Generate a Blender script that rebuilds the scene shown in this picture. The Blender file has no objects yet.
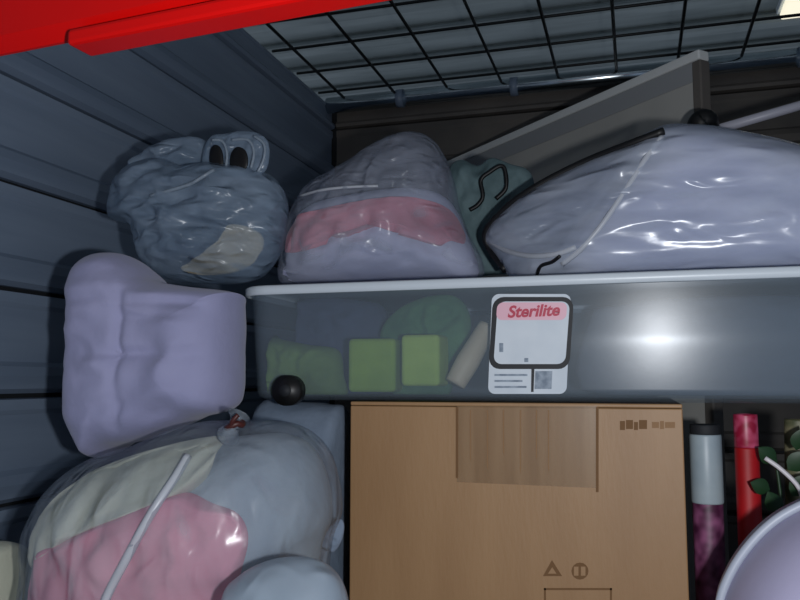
import bpy, bmesh, math, random
from mathutils import Vector, Matrix, noise
from mathutils.bvhtree import BVHTree
random.seed(7)
scene = bpy.context.scene
COL = scene.collection

# ------------------------------------------------------------------ camera
CAMZ = 0.62
YAW, PITCH, F = math.atan(0.295), math.atan(0.1), 800.0
cam = bpy.data.cameras.new('camera'); cam.sensor_width = 36.0; cam.lens = 36.0; cam.clip_start = 0.02
camo = bpy.data.objects.new('camera', cam); COL.objects.link(camo)
camo.location = (0, 0, CAMZ); camo.rotation_euler = (math.pi/2 + PITCH, 0, YAW)
scene.camera = camo

# ------------------------------------------------------------------ world, lights, exposure
w = bpy.data.worlds.new('world'); scene.world = w; w.use_nodes = True
bg = w.node_tree.nodes['Background']; bg.inputs[0].default_value = (0.62, 0.72, 0.86, 1); bg.inputs[1].default_value = 0.24
fl = bpy.data.lights.new('phone_flash', 'POINT'); fl.energy = 23.0; fl.shadow_soft_size = 0.012; fl.color = (0.93, 0.96, 1.0)
flo = bpy.data.objects.new('phone_flash', fl); COL.objects.link(flo); flo.location = (0.085, 0.02, CAMZ - 0.02)
scene.view_settings.view_transform = 'Standard'; scene.view_settings.look = 'None'
scene.view_settings.exposure = 0.0; scene.view_settings.gamma = 1.0
scene.view_settings.use_curve_mapping = False

# ------------------------------------------------------------------ pixel helpers
FW = Vector((-math.sin(YAW)*math.cos(PITCH), math.cos(YAW)*math.cos(PITCH), math.sin(PITCH)))
RT = Vector((math.cos(YAW), math.sin(YAW), 0)); UP = RT.cross(FW); CAM = Vector((0, 0, CAMZ))
def ray(px, py): return FW + RT*((px-400)/F) + UP*((300-py)/F)
def P(px, py, y=None, x=None, z=None, d=None):
    r = ray(px, py)
    if d is not None: t = d
    elif y is not None: t = y/r.y
    elif x is not None: t = x/r.x
    else: t = (z-CAMZ)/r.z
    return CAM + r*t

# ------------------------------------------------------------------ materials
def new_mat(name):
    m = bpy.data.materials.new(name); m.use_nodes = True
    nt = m.node_tree; b = nt.nodes['Principled BSDF']; return m, nt, b
def lin(c):
    return tuple(((v/255.0)/12.92 if v <= 10 else ((v/255.0+0.055)/1.055)**2.4) for v in c) + (1,)
def mat(name, c, rough=0.6, ridge=False, c2=None, scale=8, stretch=(1,1,1), bump=0.0, bscale=40, metal=0.0, spec=0.5, sheen=0, transl=0.0, detail=4):
    m, nt, b = new_mat(name); N = nt.nodes; L = nt.links
    b.inputs['Base Color'].default_value = lin(c); b.inputs['Roughness'].default_value = rough
    b.inputs['Metallic'].default_value = metal; b.inputs['Specular IOR Level'].default_value = spec
    b.inputs['Sheen Weight'].default_value = sheen
    tc = N.new('ShaderNodeTexCoord'); mp = N.new('ShaderNodeMapping'); mp.inputs['Scale'].default_value = stretch
    L.new(tc.outputs['Object'], mp.inputs[0])
    if c2:
        n = N.new('ShaderNodeTexNoise'); n.inputs['Scale'].default_value = scale; n.inputs['Detail'].default_value = detail
        L.new(mp.outputs[0], n.inputs[0])
        rp = N.new('ShaderNodeValToRGB'); rp.color_ramp.elements[0].position = .36; rp.color_ramp.elements[1].position = .64
        rp.color_ramp.elements[0].color = lin(c); rp.color_ramp.elements[1].color = lin(c2)
        L.new(n.outputs[0], rp.inputs[0]); L.new(rp.outputs[0], b.inputs['Base Color'])
    if bump:
        n2 = N.new('ShaderNodeTexNoise'); n2.inputs['Scale'].default_value = bscale; n2.inputs['Detail'].default_value = 5
        if ridge:
            n2.noise_type = 'RIDGED_MULTIFRACTAL'; n2.inputs['Detail'].default_value = 3; n2.inputs['Distortion'].default_value = .8
        L.new(mp.outputs[0], n2.inputs[0])
        bp = N.new('ShaderNodeBump'); bp.inputs['Strength'].default_value = bump; bp.inputs['Distance'].default_value = 0.01
        L.new(n2.outputs[0], bp.inputs['Height']); L.new(bp.outputs[0], b.inputs['Normal'])
    return m
def film(name, c, clear=0.5, rough=0.25, bump=0.3, bscale=18, stretch=(1,1,1), spec=0.6, c2=None):
    """thin translucent plastic: part of the light passes straight through, the rest is a hazy glossy skin"""
    m = mat(name, c, rough, ridge=(bump > .2), c2=c2, scale=9, stretch=stretch, bump=bump, bscale=bscale, spec=spec)
    nt = m.node_tree; N = nt.nodes; L = nt.links; b = N['Principled BSDF']; out = N['Material Output']
    tr = N.new('ShaderNodeBsdfTransparent'); tr.inputs[0].default_value = (0.93, 0.95, 0.97, 1)
    mx = N.new('ShaderNodeMixShader'); mx.inputs[0].default_value = clear
    if bump > .2:      # creased film is cloudier along its creases
        cn = N.new('ShaderNodeTexNoise'); cn.noise_type = 'RIDGED_MULTIFRACTAL'; cn.inputs['Scale'].default_value = bscale*.55
        cn.inputs['Detail'].default_value = 4; cn.inputs['Distortion'].default_value = 1.2
        L.new(N['Mapping'].outputs[0], cn.inputs[0])
        mr = N.new('ShaderNodeMapRange'); mr.inputs['From Min'].default_value = .15; mr.inputs['From Max'].default_value = 1.0
        mr.inputs['To Min'].default_value = min(.95, clear+.12); mr.inputs['To Max'].default_value = max(0, clear-.4)
        L.new(cn.outputs[0], mr.inputs[0]); L.new(mr.outputs[0], mx.inputs[0])
    L.new(b.outputs[0], mx.inputs[1]); L.new(tr.outputs[0], mx.inputs[2]); L.new(mx.outputs[0], out.inputs[0])
    return m
M = {}
M['wall']   = mat('blue_grey_steel', (134,150,172), 0.42, c2=(118,134,156), scale=5, stretch=(1,.2,3), bump=.04, bscale=12, spec=.5)
M['wallgap']= mat('dark_steel_gap', (30,33,38), 0.7)
M['bwall']  = mat('brown_grey_steel', (104,98,92), 0.6, c2=(84,80,77), scale=4, bump=.05)
M['floor']  = mat('concrete', (96,94,92), 0.85, c2=(78,77,76), scale=5, bump=.2, bscale=60)
M['roof']   = mat('galvanised_roof', (172,182,184), 0.5, c2=(142,152,154), scale=3, stretch=(.6,3,1), spec=.4)
M['wire']   = mat('dark_wire', (22,24,26), 0.5, metal=.0)
M['galv']   = mat('galvanised_tube', (222,232,238), 0.2, c2=(206,218,224), scale=14, metal=1.0)
M['red']    = mat('red_paint', (196,4,2), 0.45, c2=(178,3,1), scale=3, spec=.2)
M['cardboard'] = mat('cardboard', (158,123,86), 0.52, c2=(148,113,77), scale=4, stretch=(3,1,.6), bump=.05, bscale=70)
M['kraft_edge'] = mat('cardboard_edge', (190,160,110), 0.8)
M['tape']   = film('packing_tape', (190,154,116), .72, .3, .0, 60, (6,1,.4), c2=(170,134,98))
M['ink']    = mat('brown_ink', (112,80,48), 0.8)
M['inkblack'] = mat('black_ink', (20,22,28), 0.6)
M['tote']   = film('clear_polypropylene', (140,154,166), .80, .24, .015, 8, spec=1.0)
M['lid']    = mat('white_polypropylene', (205,214,222), 0.35, bump=.03, spec=.5)
M['rubber'] = mat('black_plastic', (14,14,15), 0.45)
M['paper']  = mat('label_paper', (206,214,222), 0.5, c2=(192,202,212), scale=16)
M['redink'] = mat('label_red', (186,58,82), 0.5)
M['pinkink']= mat('label_pink', (226,178,192), 0.5)
M['greyink']= mat('label_grey', (110,124,140), 0.6, c2=(150,162,176), scale=120)
M['lav']    = mat('lavender_cloth', (160,160,194), 0.85, c2=(148,149,184), scale=6, bump=.25, bscale=26, sheen=.2)
M['lav2']   = mat('pale_lavender_plastic', (168,164,190), 0.42, c2=(156,152,180), scale=4, bump=.12, bscale=14)
M['lav2rim']= mat('grey_hem', (160,166,180), 0.45)
M['pink']   = mat('pink_fleece', (226,146,158), 0.85, c2=(200,116,134), scale=9, bump=.4, bscale=30, sheen=.3)
M['pink2']  = mat('dusty_pink_blanket', (226,146,166), 0.85, c2=(210,126,148), scale=6, bump=.3, bscale=22)
M['cream']  = mat('cream_cloth', (204,202,184), 0.85, c2=(186,188,170), scale=7, bump=.3, bscale=24)
M['greyfill'] = mat('pale_blue_grey_cloth', (164,174,184), 0.85, c2=(148,160,172), scale=6, bump=.3)
M['beige']  = mat('beige_cloth', (236,222,188), 0.85, c2=(212,196,160), scale=12, bump=.3)
M['whitecloth'] = mat('pale_violet_cloth', (216,216,238), 0.85, c2=(198,200,228), scale=7, bump=.3, bscale=20)
M['greycloth'] = mat('blue_grey_cloth', (132,146,166), 0.85, c2=(112,128,148), scale=7, bump=.3)
M['greybag'] = film('grey_blue_bag_film', (146,164,184), .36, .28, .7, 26, (1,1,2.2), c2=(120,140,162))  # two-tone mottling paints crinkle highlights into the colour of the bag films
M['clearbag'] = film('clear_bag_film', (178,188,196), .56, .22, .7, 22, (1.6,1,1), c2=(140,150,164))
M['peakbag'] = film('hazy_bag_film', (182,188,206), .56, .26, .7, 22, (1,1,2), c2=(160,168,186))
M['bedbag'] = film('bedding_bag_vinyl', (206,214,230), .36, .22, .6, 20, (.7,1,2), c2=(172,182,204))
M['smallbag'] = film('white_bag_film', (158,172,186), .3, .3, .6, 26)
M['seam']   = mat('white_seam', (214,208,212), 0.4)
M['seam2']  = film('clear_seam', (206,210,218), .35, .35, 0)
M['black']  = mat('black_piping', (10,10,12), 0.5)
M['board']  = mat('grey_board', (182,180,174), 0.6, c2=(166,165,160), scale=3, stretch=(1,1,.4), bump=.05)
M['boardtrim'] = mat('pale_board_edge', (222,224,222), 0.5)
M['crease'] = mat('tape_crease_brown', (140,105,70), .7)
M['boarddark'] = mat('dark_board_band', (152,154,156), 0.6)
M['pole']   = mat('pale_grey_pole', (176,176,188), 0.4)
M['teal']   = mat('grey_teal_cloth', (106,128,132), 0.8, c2=(78,100,104), scale=14, bump=.4)
M['green']  = mat('lime_green_sponge', (150,182,66), 0.85, c2=(134,166,60), scale=22, bump=.3)
M['green2'] = mat('pale_lime_green_sponge', (178,206,96), 0.85, c2=(164,194,86), scale=22, bump=.3)
M['greenc'] = mat('sea_green_cloth', (92,142,88), 0.9, c2=(66,112,72), scale=20, bump=.5)
M['olive']  = mat('olive_green_cloth', (122,152,78), 0.9, c2=(96,122,66), scale=14, bump=.4)
M['bone']   = mat('beige_plastic', (222,206,176), 0.5, c2=(202,186,158), scale=9)
M['navy']   = mat('slate_blue_cloth', (74,82,112), 0.9, c2=(58,66,92), scale=9, bump=.3)
M['slate']  = mat('grey_folded_cloth', (98,108,124), 0.9, c2=(86,96,112), scale=5, bump=.2)
M['purple'] = mat('purple_patterned_paper', (74,26,58), 0.5, c2=(148,84,124), scale=52, detail=1)
M['silver'] = mat('pale_grey_paper', (176,190,196), 0.4, c2=(156,172,182), scale=16)
M['redpaper'] = mat('red_paper', (176,8,18), 0.55, c2=(140,4,14), scale=14)
M['magenta'] = mat('magenta_patterned_paper', (150,20,54), 0.4, c2=(214,92,128), scale=60, detail=1)
M['beigepaper'] = mat('beige_patterned_paper', (150,142,112), 0.5, c2=(60,70,44), scale=38, detail=1)
M['leaf']   = mat('dark_green_leaf', (28,58,30), 0.5)
M['core']   = mat('card_core', (150,120,84), 0.8)
M['tie']    = mat('dark_red_tie', (66,22,18), 0.5)
m, nt, b = new_mat('lamp_diffuser'); b.inputs['Base Color'].default_value = (.8,.75,.6,1)
b.inputs['Emission Color'].default_value = (1,.93,.72,1); b.inputs['Emission Strength'].default_value = 0.9; M['lamp'] = m

# ------------------------------------------------------------------ object helpers
def link(name, me, m, parent=None, smooth=True):
    me.materials.append(m)
    if smooth: me.shade_smooth()
    o = bpy.data.objects.new(name, me); COL.objects.link(o)
    if parent is not None: o.parent = parent
    return o
def mesh(name, vs, fs, m, parent=None, smooth=True):
    me = bpy.data.meshes.new(name); me.from_pydata([tuple(v) for v in vs], [], fs); me.update()
    bm = bmesh.new(); bm.from_mesh(me); bmesh.ops.recalc_face_normals(bm, faces=bm.faces); bm.to_mesh(me); bm.free()
    return link(name, me, m, parent, smooth)
def empty(name, loc, rot=(0,0,0)):
    o = bpy.data.objects.new(name, None); COL.objects.link(o); o.location = loc; o.rotation_euler = rot
    o.empty_display_size = .05; return o
def tag(o, label=None, cat=None, group=None, kind=None):
    if label: o['label'] = label
    if cat: o['category'] = cat
    if group: o['group'] = group
    if kind: o['kind'] = kind
    return o
def adopt(o, parent):
    """parent o, whose mesh is in world space, keeping it where it is"""
    bpy.context.view_layer.update()
    o.parent = parent; o.matrix_parent_inverse = parent.matrix_world.inverted(); return o
def rebase(o):
    """move a world-space mesh's origin to its own base"""
    vs = [v.co for v in o.data.vertices]
    c = Vector(((min(v.x for v in vs)+max(v.x for v in vs))/2, (min(v.y for v in vs)+max(v.y for v in vs))/2, min(v.z for v in vs)))
    o.data.transform(Matrix.Translation(-c)); o.location = c; return o
def box(name, a, b_, m, parent=None, bevel=0.0, seg=2):
    bm = bmesh.new(); bmesh.ops.create_cube(bm, size=1)
    a = Vector(a); b_ = Vector(b_); c = (a+b_)/2; s = b_-a
    for v in bm.verts: v.co = Vector((v.co.x*s.x, v.co.y*s.y, v.co.z*s.z)) + c
    if bevel: bmesh.ops.bevel(bm, geom=bm.edges[:], offset=bevel, segments=seg, affect='EDGES', profile=.5)
    me = bpy.data.meshes.new(name); bm.to_mesh(me); bm.free()
    return link(name, me, m, parent, smooth=False)
def catmull(pts, n, closed=True):
    out = []; k = len(pts); segs = k if closed else k-1
    def g(i): return pts[i % k] if closed else pts[max(0, min(k-1, i))]
    for i in range(segs):
        p0, p1, p2, p3 = g(i-1), g(i), g(i+1), g(i+2)
        for j in range(n):
            t = j/n
            out.append(0.5*((2*p1)+(p2-p0)*t+(2*p0-5*p1+4*p2-p3)*t*t+(3*p1-p0-3*p2+p3)*t**3))
    if not closed: out.append(pts[-1])
    return out
def tube(name, pts, r, m, parent=None, seg=8, smooth_n=4, closed=False, flat=1.0):
    pts = [Vector(p) for p in pts]
    if smooth_n > 1: pts = catmull(pts, smooth_n, closed)
    vs = []; fs = []; n = len(pts); up = Vector((0.13, 0.2, .97))
    for i, p in enumerate(pts):
        a = pts[(i-1) % n] if closed else pts[max(0, i-1)]; b_ = pts[(i+1) % n] if closed else pts[min(n-1, i+1)]
        t = (b_-a).normalized(); s = t.cross(up)
        if s.length < 1e-3: s = t.cross(Vector((1,0,0)))
        s.normalize(); q = s.cross(t)
        rr = r(i/(n-1)) if callable(r) else r
        for k in range(seg):
            an = 2*math.pi*k/seg; vs.append(p + s*math.cos(an)*rr + q*math.sin(an)*rr*flat)
    for i in range(n if closed else n-1):
        j = (i+1) % n
        for k in range(seg): fs.append((i*seg+k, i*seg+(k+1)%seg, j*seg+(k+1)%seg, j*seg+k))
    if not closed:
        fs.append(tuple(range(seg))); fs.append(tuple((n-1)*seg+k for k in reversed(range(seg))))
    return mesh(name, vs, fs, m, parent)
def fbm(p, o=3):
    return noise.fractal(p, 1.0, 2.0, o)
def inflate(name, outline, Y, Tf, Tb, m, parent=None, fold=0.0, ff=(14,14), seed=0, power=2.4, zmin=None, ripple=0.0, depth=None,
            rings=26, nsub=5, creases=(), box_=None, within=None, gap=.007, tilt=0.0, px=True, jag=0.0):
    """soft stuffed thing: a traced outline standing at depth Y, swollen Tf towards the front and Tb to the back"""
    base = [P(a, b_, y=Y) if px else Vector((a, Y, b_)) for a, b_ in outline]
    ol = catmull([Vector((v.x, v.z)) for v in base], nsub)
    c = Vector((sum(v.x for v in ol)/len(ol), sum(v.y for v in ol)/len(ol)))
    n = len(ol); vs = []; fs = []; off = Vector((seed*7.3, seed*3.1, seed*1.7))
    if jag:
        for i, v in enumerate(ol):
            d = v-c; ol[i] = c + d*(1+jag*noise.noise(Vector((v.x*40, v.y*40, seed))))
    cl = []
    for x0, y0, x1, y1, am, wd in creases:
        a0 = P(x0, y0, y=Y-Tf); a1 = P(x1, y1, y=Y-Tf); cl.append((Vector((a0.x, a0.z)), Vector((a1.x, a1.z)), am, wd))
    def layer(sgn, T):
        idx = []
        for k in range(1, rings+1):
            r = math.sin(.5*math.pi*k/rings)
            row = []
            for i in range(n):
                q = c + (ol[i]-c)*r
                h = T*max(0.0, 1-r**power)**.5
                e = 1-r**6
                f = 0.0
                if fold:
                    pp = Vector((q.x*ff[0], seed*2.0+sgn, q.y*ff[1])) + off
                    wv = Vector((noise.noise(pp*.6), 0, noise.noise(pp*.6+Vector((9,9,9)))))*.6
                    f = fold*((1-2*abs(noise.noise(pp+wv)))*.6 + .5*noise.noise(pp*2.3+wv) - .2)*e
                if ripple: f += ripple*math.sin(q.y*120+3*noise.noise(Vector((q.x*12, q.y*8, seed))))*e
                if sgn < 0:
                    for a0, a1, am, wd in cl:
                        ab = a1-a0; t = max(0, min(1, (q-a0).dot(ab)/ab.length_squared)); dd = (q-(a0+ab*t)).length
                        f -= am*math.exp(-(dd/wd)**2)*e*(1-.5*abs(2*t-1))
                y = Y + sgn*(h+f)
                if depth: y += depth(q.x, q.y)
                y += tilt*(q.y-c.y)
                z = q.y if zmin is None else max(zmin, q.y)
                row.append(len(vs)); vs.append(Vector((q.x, y, z)))
            idx.append(row)
        ci = len(vs); dy = (depth(c.x, c.y) if depth else 0)
        vs.append(Vector((c.x, sum(vs[j].y for j in idx[0])/n, c.y if zmin is None else max(zmin, c.y))))
        for i in range(n): fs.append((ci, idx[0][i], idx[0][(i+1)%n]))
        for k in range(rings-1):
            for i in range(n): fs.append((idx[k][i], idx[k+1][i], idx[k+1][(i+1)%n], idx[k][(i+1)%n]))
        return idx[-1]
    la = layer(-1, Tf); lb = layer(1, Tb)
    remap = {b_: a for a, b_ in zip(la, lb)}
    fs = [tuple(remap.get(i, i) for i in f) for f in fs]
    if within is not None:
        for v in vs:
            for _ in range(30):
                if within.ray_cast(Vector((v.x, -3, v.z)), Vector((0,1,0)))[0]: break
                v.x += (c.x-v.x)*.05; v.z += (c.y-v.z)*.05
            h1 = within.ray_cast(Vector((v.x, -3, v.z)), Vector((0,1,0)))[0]
            h2 = within.ray_cast(Vector((v.x, 6, v.z)), Vector((0,-1,0)))[0]
            if h1 and h2 and h2.y-h1.y > .02: v.y = min(max(v.y, h1.y+gap+.012*abs(noise.noise(v*26))), h2.y-.007)
            elif h1 and h2: v.y = (h1.y+h2.y)/2
    if box_:
        for v in vs: v.x = min(max(v.x, box_[0]), box_[1]); v.y = min(max(v.y, box_[2]), box_[3])
    used = sorted({i for f in fs for i in f}); mp = {a: i for i, a in enumerate(used)}
    o = mesh(name, [vs[i] for i in used], [tuple(mp[i] for i in f) for f in fs], m, parent)
    return o
def bvh(o):
    bm = bmesh.new(); bm.from_mesh(o.data); t = BVHTree.FromBMesh(bm); bm.free(); return t
def hit(t, px, py, lift=.003, fallback=1.0):
    r = ray(px, py).normalized(); h = t.ray_cast(CAM, r)
    return h[0]-r*lift if h[0] else P(px, py, y=fallback)
def copyo(o, parent=None):
    c = o.copy(); COL.objects.link(c)
    if parent is not None: c.parent = parent
    return c

# ================================================================== THE SETTING
WX, BY, TOP, RX, FY = -1.02, 2.60, 1.585, 0.78, -0.10
tag(box('floor', (WX-.1, FY-.3, -.06), (RX+.1, BY+.1, 0), M['floor']), kind='structure')
# left wall: one horizontal steel panel per pitch
wl = tag(box('wall_left', (WX-.05, .1, 0), (WX-.014, BY, TOP), M['wallgap']), kind='structure')
pitch = .182
def panel_mesh(length, h, flip=1):
    prof = [(0,.004),(.012,.012),(.016,.034),(.012,.050),(.003,.058),(.003,.150),(.007,.158),(.007,h-.006),(-.004,h-.004)]
    vs = []; fs = []; n = len(prof)
    for s in (0, length):
        for d, z in prof: vs.append((d*flip, s, z))
    for i in range(n-1): fs.append((i, i+1, n+i+1, n+i))
    for s in (0, length):
        for d, z in prof: vs.append((-.012*flip, s, z))
    fs.append((0, n, 3*n, 2*n)); fs.append((n-1, 2*n-1, 4*n-1, 3*n-1))
    me = bpy.data.meshes.new('panel'); me.from_pydata(vs, [], fs); me.update(); return me
def add_panels(parent, me, m, make):
    me.materials.append(m); k = 0; z = .047-pitch
    while z < TOP-.02:
        o = bpy.data.objects.new('panel', me); COL.objects.link(o); make(o, z); o.parent = parent; o.scale.z = min(1, (TOP-z)/pitch); z += pitch
pm = panel_mesh(BY-.12, pitch)
def mk(o, z): o.location = (WX, .11, max(z, -.12) if z > -.1 else z)
add_panels(wl, pm, M['wall'], mk)
wb = tag(box('wall_back', (WX-.05, BY, 0), (RX+.05, BY+.05, TOP), M['wallgap']), kind='structure')
pmb = panel_mesh(RX-WX-.05, pitch)
def mkb(o, z): o.location = (WX+.025, BY-.014, z); o.rotation_euler = (0, 0, -math.pi/2)
add_panels(wb, pmb, M['bwall'], mkb)
wr = tag(box('wall_right', (RX+.014, .1, 0), (RX+.05, BY, TOP), M['wallgap']), kind='structure')
pmr = panel_mesh(BY-.12, pitch, -1)
def mkr(o, z): o.location = (RX, .11, z)
add_panels(wr, pmr, M['wall'], mkr)
# building roof seen through the mesh: a deck with ribs across
ce = tag(box('ceiling', (-4, -.4, 2.22), (4, 7, 2.27), M['roof']), kind='structure')
rib = None
for i in range(20):
    y = 1.0+i*.30
    if rib is None: rib = box('roof_rib', (-4, -.05, 2.17), (4, .05, 2.221), M['roof'], ce, bevel=.02, seg=1)
    else: rib = copyo(rib, ce)
    rib.location = (0, y, 0)

# partly raised red roll-up door at the mouth of the locker
DY = .50
da = P(66, 45, y=DY-.016); db = P(285, 2, z=da.z); dang = math.atan2(db.y-da.y, db.x-da.x)
door = tag(empty('door_1', (da.x, da.y, da.z), (0, 0, dang)), kind='structure')
cv = []; cf = []
sl = .075
me_s = None
for k in range(5):
    z0 = .012 + k*sl
    if me_s is None:
        vs = []; fs = []
        prof = [(0,0),(-.010,.010),(-.010,.040),(0,.050),(0,sl-.001)]
        for x in (-.45, 1.05):
            for d, z in prof: vs.append((x, d+.016, z))
            for d, z in reversed(prof): vs.append((x, d+.019, z))
        n = 10
        for i in range(n): fs.append((i, (i+1)%n, n+(i+1)%n, n+i))
        fs += [tuple(range(n)), tuple(range(2*n-1, n-1, -1))]
        so = mesh('slat', vs, fs, M['red'], door, smooth=False); me_s = so
    else: so = copyo(me_s, door)
    so.location = (0, 0, z0)
box('bottom_bar', (0, 0, 0), (1.05, .026, .0125), M['red'], door, bevel=.003)

# wire mesh over the locker
ZM = TOP + .006
wm = tag(empty('wire_mesh', ((WX+RX)/2, 1.5, ZM)), 'dark wire mesh grid stretched over the top of the locker', 'wire mesh')
cx, cy = (WX+RX)/2, 1.5
w0 = None
for k in range(-5, 5):
    x = -.035+.182*k
    if x < WX+.02 or x > RX-.02: continue
    if w0 is None: w0 = tube('wire', [(0,.55-cy,0),(0,BY-.08-cy,0)], .0048, M['wire'], wm, 6, 1); o = w0
    else: o = copyo(w0, wm)
    o.location = (x-cx, 0, 0)
w1 = None
for k in range(11):
    y = 2.47-.182*k
    if y < .55: break
    if w1 is None: w1 = tube('cross_wire', [(WX-cx,0,.008),(RX-cx,0,.008)], .0042, M['wire'], wm, 6, 1); o = w1
    else: o = copyo(w1, wm)
    o.location = (0, y-cy, 0)
# galvanised tube the mesh is fixed to at the back
bt = tube('support_tube', [(WX+.004, 0, 0), (RX-.004, 0, 0)], .028, M['galv'], None, 20, 1)
bt.location = (0, BY-.052, TOP-.006); tag(bt, 'shiny galvanised tube carrying the back edge of the wire mesh', 'tube')
for x in (-.75, -.36, .5):
    o = tube('clamp', [(x-.012,0,0),(x+.012,0,0)], .031, M['wall'], bt, 16, 1)
# strip light under the roof, beyond the mesh
lp = P(796, 0, z=2.17)
lf = tag(empty('strip_light', (lp.x, lp.y, 2.17)), 'cream glowing strip light under the roof beyond the wire mesh', 'light')
box('housing', (-.06, -.10, -.01), (1.2, .10, .02), M['lid'], lf, bevel=.004)
box('diffuser', (-.05, -.085, -.045), (1.19, .085, -.009), M['lamp'], lf, bevel=.012)

# ================================================================== CARDBOARD BOX
TY = 1.0
ZT = .592                                     # top of the cardboard box
bl = P(350, 480, y=TY+.012).x; br = P(685, 480, y=TY+.012).x
BF = TY+.012; BD = .40; T = .004
cb = tag(empty('cardboard_box', ((bl+br)/2, BF+BD/2, 0)), 'brown cardboard box with tape and printed symbols under the clear tote', 'box')
hx = (br-bl)/2; hy = BD/2; hz = ZT
fp = box('front_panel', (-hx, -hy, 0), (hx, -hy+T, hz-.006), M['cardboard'], cb, bevel=.0015)
box('back_panel', (-hx, hy-T, 0), (hx, hy, hz-.006), M['cardboard'], cb, bevel=.0015)
box('side_panel', (-hx, -hy+T, 0), (-hx+T, hy-T, hz-.006), M['cardboard'], cb)
box('side_panel', (hx-T, -hy+T, 0), (hx, hy-T, hz-.006), M['cardboard'], cb)
box('bottom_panel', (-hx+T, -hy+T, 0), (hx-T, hy-T, T), M['cardboard'], cb)
box('top_flap', (-hx, -hy, hz-.0055), (hx, -.001, hz-.0005), M['cardboard'], cb, bevel=.0015)
box('top_flap', (-hx, .001, hz-.0055), (hx, hy, hz-.0005), M['cardboard'], cb, bevel=.0015)
def onbox(px, py):
    v = P(px, py, y=BF); return v.x-(bl+br)/2, v.z
def print_quad(name, pts, m, parent, lift=.0006):
    vs = [(onbox(*p)[0], -hy-lift, onbox(*p)[1]) for p in pts]
    n = len(vs); vs += [(v[0], -hy-.0001, v[2]) for v in vs]
    fs = [tuple(range(n)), tuple(range(2*n-1, n-1, -1))] + [(i, (i+1)%n, n+(i+1)%n, n+i) for i in range(n)]
    return mesh(name, vs, fs, m, parent, smooth=False)
tp = print_quad('packing_tape', [(457,406),(597,406),(597,488),(457,482)], M['tape'], cb, .0008)
for a, b_, y1 in ((456,458.2,478),(596,598.6,492)):
    print_quad('tape_edge', [(a,407),(b_,407),(b_,y1),(a,y1)], M['ink'], tp, .0012)
for a, y1 in ((470,462),(487,470),(503,455),(520,474),(536,460),(548,472)):
    print_quad('tape_crease', [(a,410),(a+1.1,410),(a+1.1,y1),(a,y1-4)], M['crease'], tp, .0011)
# faint printed lettering, top right corner
for x0, x1, y0, y1, mk_ in ((620,625,421,430,'ink'),(626,633,420,429,'ink'),(634,638,422,430,'ink'),(639,647,420,429,'ink'),
                            (652,659,422,428,'crease'),(660,664,421,429,'crease'),(665,675,422,428,'crease')):
    print_quad('print_mark', [(x0,y0),(x1,y0),(x1,y1),(x0,y1)], M[mk_], cb)
# printed symbols low on the front
print_quad('printed_triangle', [(552,560),(562,576),(543,576)], M['ink'], cb)
print_quad('printed_triangle_centre', [(552.3,567),(556.5,573.5),(548,573.5)], M['cardboard'], cb, .0009)
c0 = [(580+8.5*math.cos(a*math.pi/8), 571+8.5*math.sin(a*math.pi/8)) for a in range(16)]
print_quad('printed_roundel', c0, M['ink'], cb)
for a in (0, 1):
    print_quad('printed_roundel_gap', [(574+7*a,566.5),(578.5+7*a,566.5),(578.5+7*a,575.5),(574+7*a,575.5)], M['cardboard'], cb, .0009)
for q in ([(544,588),(612,588),(612,590),(544,590)], [(544,588),(546,588),(546,640),(544,640)], [(610,588),(612,588),(612,640),(610,640)],
          [(544,639),(612,639),(612,641),(544,641)]):
    print_quad('printed_frame', q, M['ink'], cb)

# ================================================================== CLEAR TOTE
tl = P(238, 345, y=TY).x; tr_ = tl+.90; TD = .42
tz0 = ZT+.001; tz1 = P(238, 291, y=TY).z
tote = tag(empty('clear_tote', ((tl+tr_)/2, TY+TD/2, tz0)), 'long clear plastic underbed tote with white lid rim, on the cardboard box', 'storage tote')
H = tz1-tz0
def rrect(hx_, hy_, r, n=6):
    out = []
    for cx_, cy_, a0 in ((hx_-r, hy_-r, 0), (-hx_+r, hy_-r, 90), (-hx_+r, -hy_+r, 180), (hx_-r, -hy_+r, 270)):
        for i in range(n+1):
            a = math.radians(a0+90*i/n); out.append((cx_+r*math.cos(a), cy_+r*math.sin(a)))
    return out
def loft(sections, cap0=True, cap1=True):
    vs = []; fs = []; n = len(sections[0])
    for s in sections: vs += s
    for k in range(len(sections)-1):
        for i in range(n): fs.append((k*n+i, k*n+(i+1)%n, (k+1)*n+(i+1)%n, (k+1)*n+i))
    if cap0: fs.append(tuple(range(n)))
    if cap1: fs.append(tuple((len(sections)-1)*n+i for i in range(n)))
    return vs, fs
X2, Y2 = .45, TD/2
secs = []
for z, ins, r in ((0,.022,.03),(.004,.014,.034),(.010,.0112,.036),(.016,.0109,.036),(H*.5,.007,.038),(H-.014,.0036,.04),(H-.0072,.0031,.04),(H-.006,.003,.04),(H-.004,-.002,.044),(H,-.002,.044)):
    secs.append([(x, y, z) for x, y in rrect(X2-ins, Y2-ins, r)])
for z, ins, r in ((H,.006,.036),(H*.5,.0085,.036),(.013,.0135,.034),(.005,.02,.03)):
    secs.append([(x, y, z) for x, y in rrect(X2-ins, Y2-ins, r)])
v_, f_ = loft(secs)
body = mesh('body', v_, f_, M['tote'], tote)
# lid: skirt and shallow raised top
secs = [[(x, y, z) for x, y in rrect(X2+i, Y2+i, r)] for z, i, r in ((H-.007,.004,.048),(H-.006,.0065,.05),(H+.004,.0065,.05),(H+.006,.004,.048),(H+.0062,-.02,.03),(H+.004,-.024,.03))]
v_, f_ = loft(secs, cap0=False); 
lid = mesh('lid', v_, f_, M['lid'], tote)
LIDZ = tz0+H+.0063
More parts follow.
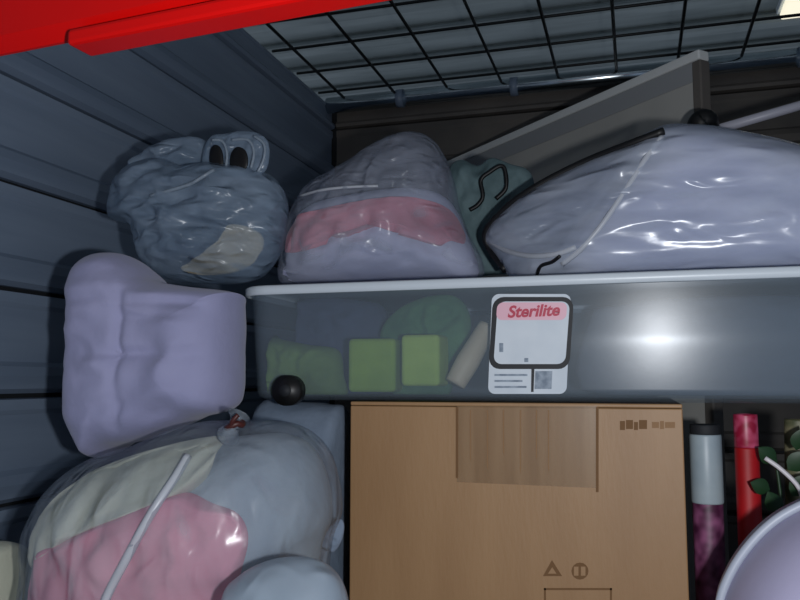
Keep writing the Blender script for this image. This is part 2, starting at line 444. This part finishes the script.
# castors
wv = P(290, 387, y=TY+.004)
for sx, sy in ((wv.x-(tl+tr_)/2, -1), (.36, -1), (wv.x-(tl+tr_)/2, 1), (.36, 1)):
    wh = tube('wheel', [(sx, sy*(Y2-.010), .013), (sx, sy*(Y2-.002), .013), (sx, sy*(Y2+.010), .013)], .0205, M['rubber'], tote, 24, 1)
    tube('hub', [(sx, sy*(Y2+.009), .013), (sx, sy*(Y2+.0125), .013)], .008, M['wallgap'], wh, 14, 1)
# label sticker
def onface(px, py):
    v = P(px, py, y=TY+.003); return v.x-(tl+tr_)/2, v.z-tz0
def face_y(z): return -Y2 + (.011-.008*max(0, min(1, z/H)))
def sticker(name, pts, m, parent, lift):
    q = [onface(*p) for p in pts]
    vs = [(x, face_y(z)-lift, z) for x, z in q]; n = len(vs); vs += [(x, face_y(z)-lift+.0004, z) for x, z in q]
    fs = [tuple(range(n)), tuple(range(2*n-1, n-1, -1))] + [(i, (i+1)%n, n+(i+1)%n, n+i) for i in range(n)]
    return mesh(name, vs, fs, m, parent, smooth=False)
def rpoly(x0, y0, x1, y1, r, skew=0):
    out = []
    for cx_, cy_, a0 in ((x1-r, y1-r, 0), (x0+r, y1-r, 90), (x0+r, y0+r, 180), (x1-r, y0+r, 270)):
        for i in range(6):
            a = math.radians(a0+90*i/5); X = cx_+r*math.cos(a); Y = cy_+r*math.sin(a); out.append((X+skew*(y1-Y)/(y1-y0), Y))
    return out
sk = 5
st = sticker('label_sticker', rpoly(487,294,566,394,7,sk), M['paper'], tote, .0010)
sticker('label_outline', rpoly(488,297,569,369,11,sk), M['inkblack'], st, .0016)
sticker('label_panel', rpoly(493,301.5,565,364,8,sk), M['paper'], st, .0021)
sticker('label_header', rpoly(496,302.5,566,320,6,1.5), M['pinkink'], st, .0026)
sticker('label_picture', [(535,371),(552,371),(551,389),(534,389)], M['greyink'], st, .0016)
sticker('label_divider', [(531,369),(534,369),(533,392),(530.5,392)], M['inkblack'], st, .0018)
for q in ([(494,374),(527,374),(527,376),(494,376)], [(494,380),(522,380),(522,382),(494,382)], [(494,386),(526,386),(526,388),(494,388)],
          [(499,343),(503,343),(503,352),(499,352)], [(524,358),(528,358),(528,362),(524,362)]):
    sticker('label_text_line', q, M['greyink'], st, .0026)
tcu = bpy.data.curves.new('label_lettering', 'FONT'); tcu.body = 'Sterilite'; tcu.size = .0205; tcu.shear = .25; tcu.extrude = .0002; tcu.align_x = 'CENTER'; tcu.align_y = 'CENTER'
tcu.offset = .0006
tob = bpy.data.objects.new('tmp', tcu); COL.objects.link(tob); bpy.context.view_layer.update()
tme = bpy.data.meshes.new_from_object(tob.evaluated_get(bpy.context.evaluated_depsgraph_get())); bpy.data.objects.remove(tob)
lo = link('label_lettering', tme, M['redink'], st, False)
q = onface(533, 311.5); lo.location = (q[0], face_y(q[1])-.0034, q[1]); lo.rotation_euler = (math.pi/2, math.radians(-1.2), 0)

# ---- things lying in the tote
TB = tz0+.0065; TBOX = (tl+.024, tr_-.024, TY+.02, TY+TD-.03)
def block(name, x0, x1, y0, y1, yy, dy, m, label, cat, rot=0, group=None):
    a = P(x0, y1, y=yy); b_ = P(x1, y0, y=yy); cxx = (a.x+b_.x)/2
    o = box(name, (-(b_.x-a.x)/2, -dy/2, 0), ((b_.x-a.x)/2, dy/2, b_.z-a.z), m, None, bevel=.006, seg=3)
    # pores pressed in along the upper edge
    o.location = (cxx, yy+dy/2, max(TB, a.z)); o.rotation_euler = (0, 0, rot)
    return tag(o, label, cat, group)
block('sponge_block', 347, 394, 338, 392, TY+.03, .05, M['green'], 'darker lime green block inside the clear tote', 'sponge', .05)
block('sponge_block', 401, 440, 334, 386, TY+.026, .05, M['green2'], 'brighter pale lime green block nearest the label inside the tote', 'sponge', -.06)
def soft(name, outline, Y, Tf, Tb, m, label, cat, zmin=None, **k):
    o = rebase(inflate(name, outline, Y, Tf, Tb, m, zmin=zmin, **k)); return tag(o, label, cat)
soft('green_cloth', [(380,340),(395,312),(425,297),(455,296),(470,315),(468,345),(455,372),(445,400),(395,400)], TY+.115, .022, .03, M['greenc'],
     'crumpled sea green cloth behind the lime blocks in the tote', 'cloth', TB, fold=.012, ff=(40,40), seed=2, box_=TBOX)
soft('olive_cloth', [(250,352),(262,336),(285,340),(310,345),(338,350),(343,375),(340,400),(252,400)], TY+.07, .03, .03, M['olive'],
     'olive green cloth at the left end of the tote', 'cloth', TB, fold=.01, ff=(36,36), seed=3, box_=TBOX)
soft('slate_cloth', [(255,330),(262,302),(310,297),(360,300),(385,310),(388,350),(370,400),(260,400)], TY+.17, .03, .06, M['navy'],
     'slate blue cloth behind the olive cloth in the tote', 'cloth', TB, fold=.012, ff=(24,24), seed=4, box_=TBOX)
soft('folded_cloth', [(590,320),(620,305),(700,297),(800,296),(880,305),(900,350),(890,402),(600,402)], TY+.17, .05, .10, M['slate'],
     'folded grey cloth filling the right part of the tote', 'cloth', TB, fold=.012, ff=(10,20), seed=5, box_=TBOX)
a = P(455, 384, y=TY+.035); b_ = P(488, 326, y=TY+.06)
bs = tube('beige_scoop', [a, a*.7+b_*.3, a*.35+b_*.65, b_], lambda t: .016*(1-.35*abs(t-.4)), M['bone'], None, 14, 4)
rebase(bs); bs.location.z = max(bs.location.z, TB); tag(bs, 'beige rounded plastic stick leaning inside the tote beside the label', 'stick')

# ================================================================== SOFT THINGS
# big clear bag, lower left, with cream and pink bedding in it
GY = .88
bag = tag(empty('clear_bag', (P(180,600,y=GY).x, GY, 0)), 'large clear plastic bag of pink and cream bedding, knotted with a dark red tie', 'plastic bag')
bo = [(52,560),(56,515),(74,478),(102,456),(140,444),(190,424),(235,420),(285,422),(315,440),(330,475),(333,515),(322,550),(318,620),(325,720),(310,860),(250,900),(120,900),(72,860),(58,720),(52,620)]
shell = inflate('bag_film', bo, GY, .15, .14, M['clearbag'], fold=.013, ff=(20,14), seed=11, zmin=.002, power=3)
sb_ = bvh(shell); adopt(shell, bag)
sp = [hit(sb_, x, y, -.0030) for x, y in ((188,456),(176,476),(160,500),(144,526),(128,556),(114,582),(104,604),(92,640))]
adopt(tube('seam', sp, .0048, M['seam2'], None, 8, 4), bag)
nk = [hit(sb_, 228, 436, -.004), P(233,428,y=GY-.07), P(236,421,y=GY-.06), P(239,415,y=GY-.055)]
adopt(tube('knot', nk, lambda t: .014-.010*math.sin(t*math.pi)*.8, M['clearbag'], None, 12, 5), bag)
tk = P(235, 425, y=GY-.066)
adopt(tube('tie', [tk+Vector((math.cos(a*math.pi/4)*.0085, math.sin(a*math.pi/4)*.0085, .003*math.sin(a))) for a in range(8)], .0035, M['tie'], None, 8, 3, True), bag)
adopt(tube('tie_end', [tk+Vector((0,-.009,0)), tk+Vector((.004,-.012,.006)), tk+Vector((.009,-.010,.012))], .0028, M['tie'], None, 6, 3), bag)
soft('grey_blanket', [(60,560),(64,518),(82,488),(110,472),(150,462),(195,442),(240,436),(285,434),(310,452),(322,485),(324,520),(312,555),(308,620),(312,720),(300,840),(245,880),(125,880),(82,840),(66,720),(60,620)], GY+.01, .13, .12, M['greyfill'],
     'pale blue grey blanket filling the right and back of the big clear bag', 'blanket', .012, fold=.012, ff=(18,12), seed=13, power=3.2, within=sb_, gap=.022)
soft('cream_blanket', [(40,566),(42,530),(58,494),(88,470),(140,452),(186,440),(214,440),(212,466),(196,490),(165,506),(120,524),(80,542)], GY-.09, .05, .012, M['cream'],
     'cream blanket in the upper left of the big clear bag', 'blanket', None, fold=.010, ff=(20,14), seed=14, power=5, within=sb_, gap=.006)
soft('pink_blanket', [(36,566),(70,538),(110,519),(150,503),(185,492),(212,503),(238,514),(248,538),(240,575),(230,620),(240,700),(210,780),(80,780),(40,700)], GY-.105, .05, .012, M['pink2'],
     'dusty pink blanket low in the front of the big clear bag', 'blanket', .012, fold=.010, ff=(22,14), seed=12, power=5, within=sb_, gap=.005)

# lavender bundle on top of it
lb = soft('lavender_bundle', [(86,300),(88,272),(100,256),(122,254),(138,264),(156,280),(190,287),(232,292),(236,300),(235,345),(234,392),(226,410),(202,417),(182,426),(145,440),(118,446),(104,457),(96,452),(86,432),(82,412),(84,365)],
     .955, .075, .08, M['lav'], 'soft lavender cloth bundle beside the left end of the clear tote', 'cloth bundle', None, fold=.014, ff=(9,20), seed=23, power=6, rings=44, nsub=7,
     creases=[(118,316,185,314,.007,.008),(84,354,185,352,.007,.008),(116,290,112,400,.008,.007),(180,352,235,338,.006,.008),(116,405,104,445,.010,.006),(128,300,235,303,.008,.007),(95,258,118,300,.006,.008),(175,400,120,430,.006,.01)])

# grey-blue tied bag on the bundle and the tote corner
gb = tag(empty('grey_bag', P(205, 284, y=1.09)), 'grey blue plastic bag with tied handles, above the lavender bundle', 'plastic bag')
go = [(116,205),(120,187),(135,168),(165,160),(190,168),(215,164),(250,166),(274,178),(284,200),(283,225),(275,255),(255,278),(225,284),(175,281),(152,268),(142,240),(135,226),(116,220)]
gsh = inflate('bag_film', go, 1.09, .08, .09, M['greybag'], fold=.020, ff=(16,34), seed=31, power=2.6, rings=30, nsub=6)
gt = bvh(gsh); adopt(gsh, gb)
def loop(name, pts, yy, r, m, par, flat=1.0, closed=True):
    return adopt(tube(name, [P(x, y, y=yy) for x, y in pts], r, m, None, 8, 5, closed, flat), par)
adopt(inflate('handle', [(203,172),(204,150),(212,136),(224,134),(240,131),(258,133),(268,142),(269,160),(262,174),(240,178),(218,177)], 1.065, .012, .012, M['greybag'], fold=.006, ff=(40,30), seed=36), gb)
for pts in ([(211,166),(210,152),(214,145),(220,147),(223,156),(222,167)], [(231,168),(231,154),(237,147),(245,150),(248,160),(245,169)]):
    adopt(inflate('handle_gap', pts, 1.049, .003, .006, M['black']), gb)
for pts in ([(226,168),(227,152),(222,141),(212,140)], [(251,168),(254,152),(248,140),(232,140)], [(258,172),(264,158),(264,144),(254,136)]):
    loop('handle_edge', pts, 1.046, .0022, M['smallbag'], gb, closed=False)
adopt(inflate('gathered_top', [(128,178),(135,160),(160,145),(185,138),(205,140),(207,160),(190,176),(150,182)], 1.10, .03, .04, M['greybag'], fold=.016, ff=(20,30), seed=33), gb)
adopt(tube('fold_edge', [hit(gt, x, y, .002) for x, y in ((150,196),(172,190),(190,184),(204,176),(214,170))], .003, M['smallbag'], None, 6, 4), gb)
soft('beige_cloth', [(182,268),(205,258),(226,242),(232,228),(245,226),(258,233),(258,248),(246,264),(226,273),(195,274)], 1.05, .06, .04, M['beige'],
     'beige cloth showing through the grey blue bag', 'cloth', None, fold=.006, ff=(30,30), seed=34, within=gt, gap=.004)

# hazy bag with a peaked top and pink fleece, standing on the tote
PY = 1.20
pb = tag(empty('peaked_bag', (P(385,275,y=PY).x, PY, LIDZ)), 'hazy plastic bag with a peaked top holding pink fleece on the tote', 'plastic bag')
po = [(288,262),(288,238),(298,205),(312,184),(345,163),(380,138),(405,128),(425,132),(440,150),(452,180),(458,205),(470,235),(484,262),(482,280),(440,284),(380,286),(320,288),(292,288)]
psh = inflate('bag_film', po, PY, .105, .10, M['peakbag'], fold=.014, ff=(26,16), seed=41, power=2.6, zmin=LIDZ, tilt=.25, nsub=6, rings=30)
pt = bvh(psh); adopt(psh, pb)
adopt(tube('film_fold', [hit(pt, x, y, .001) for x, y in ((300,196),(322,190),(350,187),(378,186))], .0022, M['seam2'], None, 6, 4), pb)
kw = dict(within=pt)
soft('pink_fleece', [(280,238),(288,219),(310,212),(345,205),(380,199),(415,197),(442,203),(456,224),(460,240),(450,240),(438,246),(420,232),(396,224),(366,228),(340,238),(322,234),(306,250),(284,252)], PY-.085, .05, .008, M['pink'],
     'rolled pink fleece arched across the peaked bag', 'fleece', None, fold=.014, ff=(30,46), seed=42, within=pt, gap=.004)
soft('violet_cloth', [(288,262),(296,226),(318,206),(360,196),(410,190),(446,198),(466,232),(478,278),(440,281),(380,283),(300,284)], PY+.01, .09, .06, M['whitecloth'],
     'pale violet cloth below the pink fleece in the peaked bag', 'cloth', LIDZ+.006, fold=.012, ff=(20,30), seed=43, within=pt, gap=.024)

# clear bedding bag with black piping, right, on the tote
QY = 1.16
s0 = P(662,136,y=QY); s1 = P(560,270,y=QY)
def bd(x, z):
    t = (z-s1.z)/(s0.z-s1.z); sx = s1.x+(s0.x-s1.x)*t; d = sx-x
    return d*.42 if d > 0 else 0.0
qb = tag(empty('bedding_bag', (P(700,270,y=QY).x, QY, LIDZ)), 'clear vinyl bedding bag edged with black piping on the tote', 'bedding bag')
qo = [(476,232),(492,208),(520,188),(555,172),(592,158),(630,144),(664,131),(690,130),(730,134),(800,150),(870,172),(900,220),(900,276),(800,284),(700,286),(600,288),(530,288),(506,274),(490,252)]
qsh = inflate('vinyl_cover', qo, QY, .10, .12, M['bedbag'], fold=.007, ff=(6,26), seed=51, power=4.5, zmin=LIDZ, depth=bd, nsub=8, rings=34)
qt = bvh(qsh); adopt(qsh, qb)
pip = [(664,131),(630,144),(592,158),(555,172),(520,188),(495,207),(477,232),(488,250),(505,270)]
def edge(t, x, y, cx_, cy_):
    for k in range(40):
        X = x+(cx_-x)*k*.01; Y = y+(cy_-y)*k*.01; r = ray(X, Y).normalized(); h = t.ray_cast(CAM, r)[0]
        if h: return h-r*.006
    return P(x, y, y=QY)
adopt(tube('black_piping', [edge(qt, x, y, 600, 235) for x, y in pip], .0054, M['black'], None, 8, 4), qb)
adopt(tube('corner_seam', [hit(qt, x, y, -.0018, QY) for x, y in ((662,137),(648,155),(632,180),(615,206),(598,230),(580,250),(562,264))], .0042, M['seam2'], None, 6, 4), qb)
adopt(tube('corner_seam', [hit(qt, x, y, -.0018, QY) for x, y in ((484,237),(505,250),(530,256),(556,254),(576,247))], .0042, M['seam2'], None, 6, 4), qb)
adopt(tube('zip_pull', [hit(qt, x, y, .004, QY) for x, y in ((560,256),(552,262),(541,266),(537,275),(536,283))], .0025, M['black'], None, 6, 4), qb)
soft('white_comforter', [(566,262),(590,226),(630,180),(668,142),(730,145),(800,160),(860,185),(885,225),(880,272),(800,278),(700,280),(600,282),(575,276)], QY+.01, .10, .10, M['whitecloth'],
     'white comforter packed inside the clear bedding bag', 'comforter', LIDZ+.006, fold=.012, ff=(9,22), seed=52, power=4.5, depth=bd, within=qt, nsub=7)

# grey teal sack with black cord behind the peaked bag
tb_ = tag(empty('teal_sack', (P(480,260,y=1.35).x, 1.35, LIDZ)), 'grey teal cloth sack with a black drawcord behind the peaked bag', 'sack')
adopt(inflate('sack_body', [(448,200),(450,168),(462,160),(478,166),(492,158),(510,164),(530,172),(535,200),(530,265),(490,275),(465,275),(452,250)], 1.35, .03, .03, M['teal'], fold=.010, ff=(30,24), seed=61, zmin=LIDZ), tb_)
loop('drawcord', [(470,210),(478,205),(483,196),(481,180),(490,172),(500,166),(505,170),(506,188),(496,199)], 1.305, .0036, M['black'], tb_, closed=False)

# ================================================================== BOARD AND POLE BEHIND
A = P(700, 49, d=1.60); B = P(448, 158, d=2.42)
L_ = math.hypot(A.x-B.x, A.y-B.y); ht = A.z
ang = math.atan2(A.y-B.y, A.x-B.x)
bdn = tag(empty('grey_board', ((A.x+B.x)/2, (A.y+B.y)/2, 0), (0,0,ang)), 'large grey flat board with a pale top edge standing behind the bags', 'board')
h = L_/2
box('board_face', (-h, 0, 0), (h, .022, ht-.02), M['board'], bdn, bevel=.003)
box('top_edge', (-h, -.004, ht-.02), (h, .026, ht), M['boardtrim'], bdn, bevel=.003)
box('top_band', (-h, -.002, ht-.062), (h, .0, ht-.021), M['boarddark'], bdn, bevel=.0008)
box('end_band', (h-.02, -.003, .0), (h+.002, .025, ht-.021), M['bwall'], bdn, bevel=.003)
a = P(712, 131, y=1.50); b_ = P(905, 75, y=1.60)
pl = tag(empty('pole', a), 'pale grey pole with a black knob behind the bedding bag', 'pole')
adopt(tube('shaft', [a, b_], .0085, M['pole'], None, 14, 1), pl)
kn = P(700, 124, y=1.47)
adopt(tube('knob', [kn+Vector((-.012,0,-.022)), kn+Vector((-.006,0,-.010)), kn+Vector((.004,0,.004)), kn+Vector((.016,0,.006)), a+Vector((.01,0,.003))], lambda t: .022*math.sin(math.pi*min(1,max(.12,t*.85+.12))), M['rubber'], None, 16, 5), pl)

# ================================================================== LOWER RIGHT: ROLLS AND BAG
def roll(px0, px1, top_px, yy, base_px, parts, label, name='gift_wrap_roll', lean=0.0):
    """parts: (name, material, py from, py to), from the top down"""
    c = P((px0+px1)/2, 470, y=yy); r = (P(px1,470,y=yy).x-P(px0,470,y=yy).x)/2
    t = tag(empty(name, (c.x, yy, 0), (0, lean, 0)), label, 'gift wrap')
    for nm, m, p0, p1 in parts:
        z1 = P(px0, p0, y=yy).z; z0 = 0.0 if p1 is None else P(px0, p1, y=yy).z
        rr = r*(1.0 if nm != 'sleeve' else 1.06)
        vs, fs = loft([[(math.cos(k*math.pi/10)*q, math.sin(k*math.pi/10)*q, z) for k in range(20)] for z, q in ((z0,rr*.97),(z0+.002,rr),(z1-.002,rr),(z1,rr*.97),(z1,rr*.72),(z1-.012,rr*.7))])
        mesh(nm, vs, fs, m, t)
    return t
roll(691, 722, 424, 1.13, None, [('sleeve', M['silver'], 434, 502), ('paper_roll', M['purple'], 500, None), ('core', M['wallgap'], 424, 434)],
     'purple patterned gift wrap roll with a pale grey sleeve beside the cardboard box')
roll(735, 760, 415, 1.10, None, [('magenta_end', M['magenta'], 414, 447), ('paper_roll', M['redpaper'], 447, None)],
     'bright red gift wrap roll with a magenta patterned top')
roll(772, 800, 418, 1.16, None, [('paper_roll', M['beigepaper'], 419, None)], 'beige and dark green patterned gift wrap roll at the right edge', lean=.03)
# sprig of dark leaves between the rolls and the bag
sg = tag(empty('leaf_sprig', P(785, 500, y=1.06)), 'sprig of dark green artificial leaves in front of the beige roll', 'artificial leaves')
stem = [P(790,640,y=1.06), P(784,540,y=1.06), P(780,490,y=1.06), P(774,452,y=1.065)]
adopt(tube('stem', stem, .002, M['leaf'], None, 6, 4), sg)
lf0 = None
for i, (x, y, an, s) in enumerate(((776,462,-.9,.03),(788,470,.8,.034),(770,490,-1.2,.028),(792,496,.6,.034),(796,450,.3,.03),(778,512,-.5,.03))):
    if lf0 is None:
        vs = []; fs = []
        for k in range(7):
            t = k/6; wd = .34*math.sin(math.pi*t**.8)+.01
            vs += [(-wd, .12*wd, t), (0, -.08*math.sin(t*3), t), (wd, .12*wd, t)]
        for k in range(6):
            for j in range(2): fs.append((k*3+j, k*3+j+1, k*3+j+4, k*3+j+3))
        me = bpy.data.meshes.new('leaf'); me.from_pydata(vs, [], fs); me.update()
        lf0 = link('leaf', me, M['leaf'])
        o = lf0
    else: o = copyo(lf0)
    o.location = P(x, y, y=1.05); o.rotation_euler = (.3, an, .2); o.scale = (s, s, s); adopt(o, sg)
a = P(765,458,y=1.035); b_ = P(800,490,y=1.03)
rb = tube('white_ribbon', [a, a*.5+b_*.5+Vector((0,0,.004)), b_, P(806,520,y=1.03)], .0028, M['seam'], None, 6, 4); tag(rebase(rb), 'thin white ribbon lying over the dark leaves', 'ribbon')

# pale lavender stuffed bag, bottom right corner
vb = tag(empty('lavender_bag', (P(850,600,y=.86).x, .86, 0)), 'pale lavender rounded bag with a grey hem in the bottom right corner', 'bag')
vo = [(716,610),(722,585),(738,555),(762,527),(790,507),(825,494),(870,495),(915,515),(945,560),(955,640),(950,760),(920,850),(880,905),(800,905),(750,850),(722,760),(712,670)]
vsh = inflate('bag_body', vo, .86, .13, .12, M['lav2'], fold=.008, ff=(8,10), seed=71, zmin=.002, power=3)
vt = bvh(vsh); adopt(vsh, vb)
vc = (835, 680)
adopt(tube('hem', [P(vc[0]+(x-vc[0])*.98, vc[1]+(y-vc[1])*.98, y=.835) for x, y in vo[:10]], .0045, M['lav2rim'], None, 8, 4), vb)

# ================================================================== LOWER LEFT AND MIDDLE FILLERS
soft('white_bag', [(226,600),(240,575),(270,560),(305,558),(330,570),(343,595),(346,640),(340,720),(320,800),(240,800),(222,700)], .70, .05, .05, M['smallbag'],
     'small whitish plastic bag in front of the cardboard box corner', 'plastic bag', .002, fold=.008, ff=(20,20), seed=81)
soft('blue_grey_bag', [(262,404),(300,402),(330,404),(346,412),(347,470),(345,540),(343,640),(345,860),(300,880),(262,860),(255,640),(258,470)], 1.13, .07, .06, M['greycloth'],
     'blue grey bag squeezed between the cardboard box and big clear bag', 'bag', .002, fold=.010, ff=(14,20), seed=82, power=5)
soft('paper_scrap', [(318,534),(324,532),(338,519),(344,524),(342,540),(334,552),(328,550),(319,545)], .985, .006, .006, M['greycloth'],
     'crumpled pale grey paper scrap beside the cardboard box edge', 'paper', None, fold=.004, ff=(60,60), seed=83)
soft('cream_sack', [(-80,590),(-50,555),(-15,542),(10,546),(14,562),(16,600),(12,680),(4,800),(-40,830),(-90,780)], .86, .08, .08, M['cream'],
     'cream sack on the floor at the lower left edge', 'sack', .002, fold=.008, ff=(14,14), seed=84, power=3)
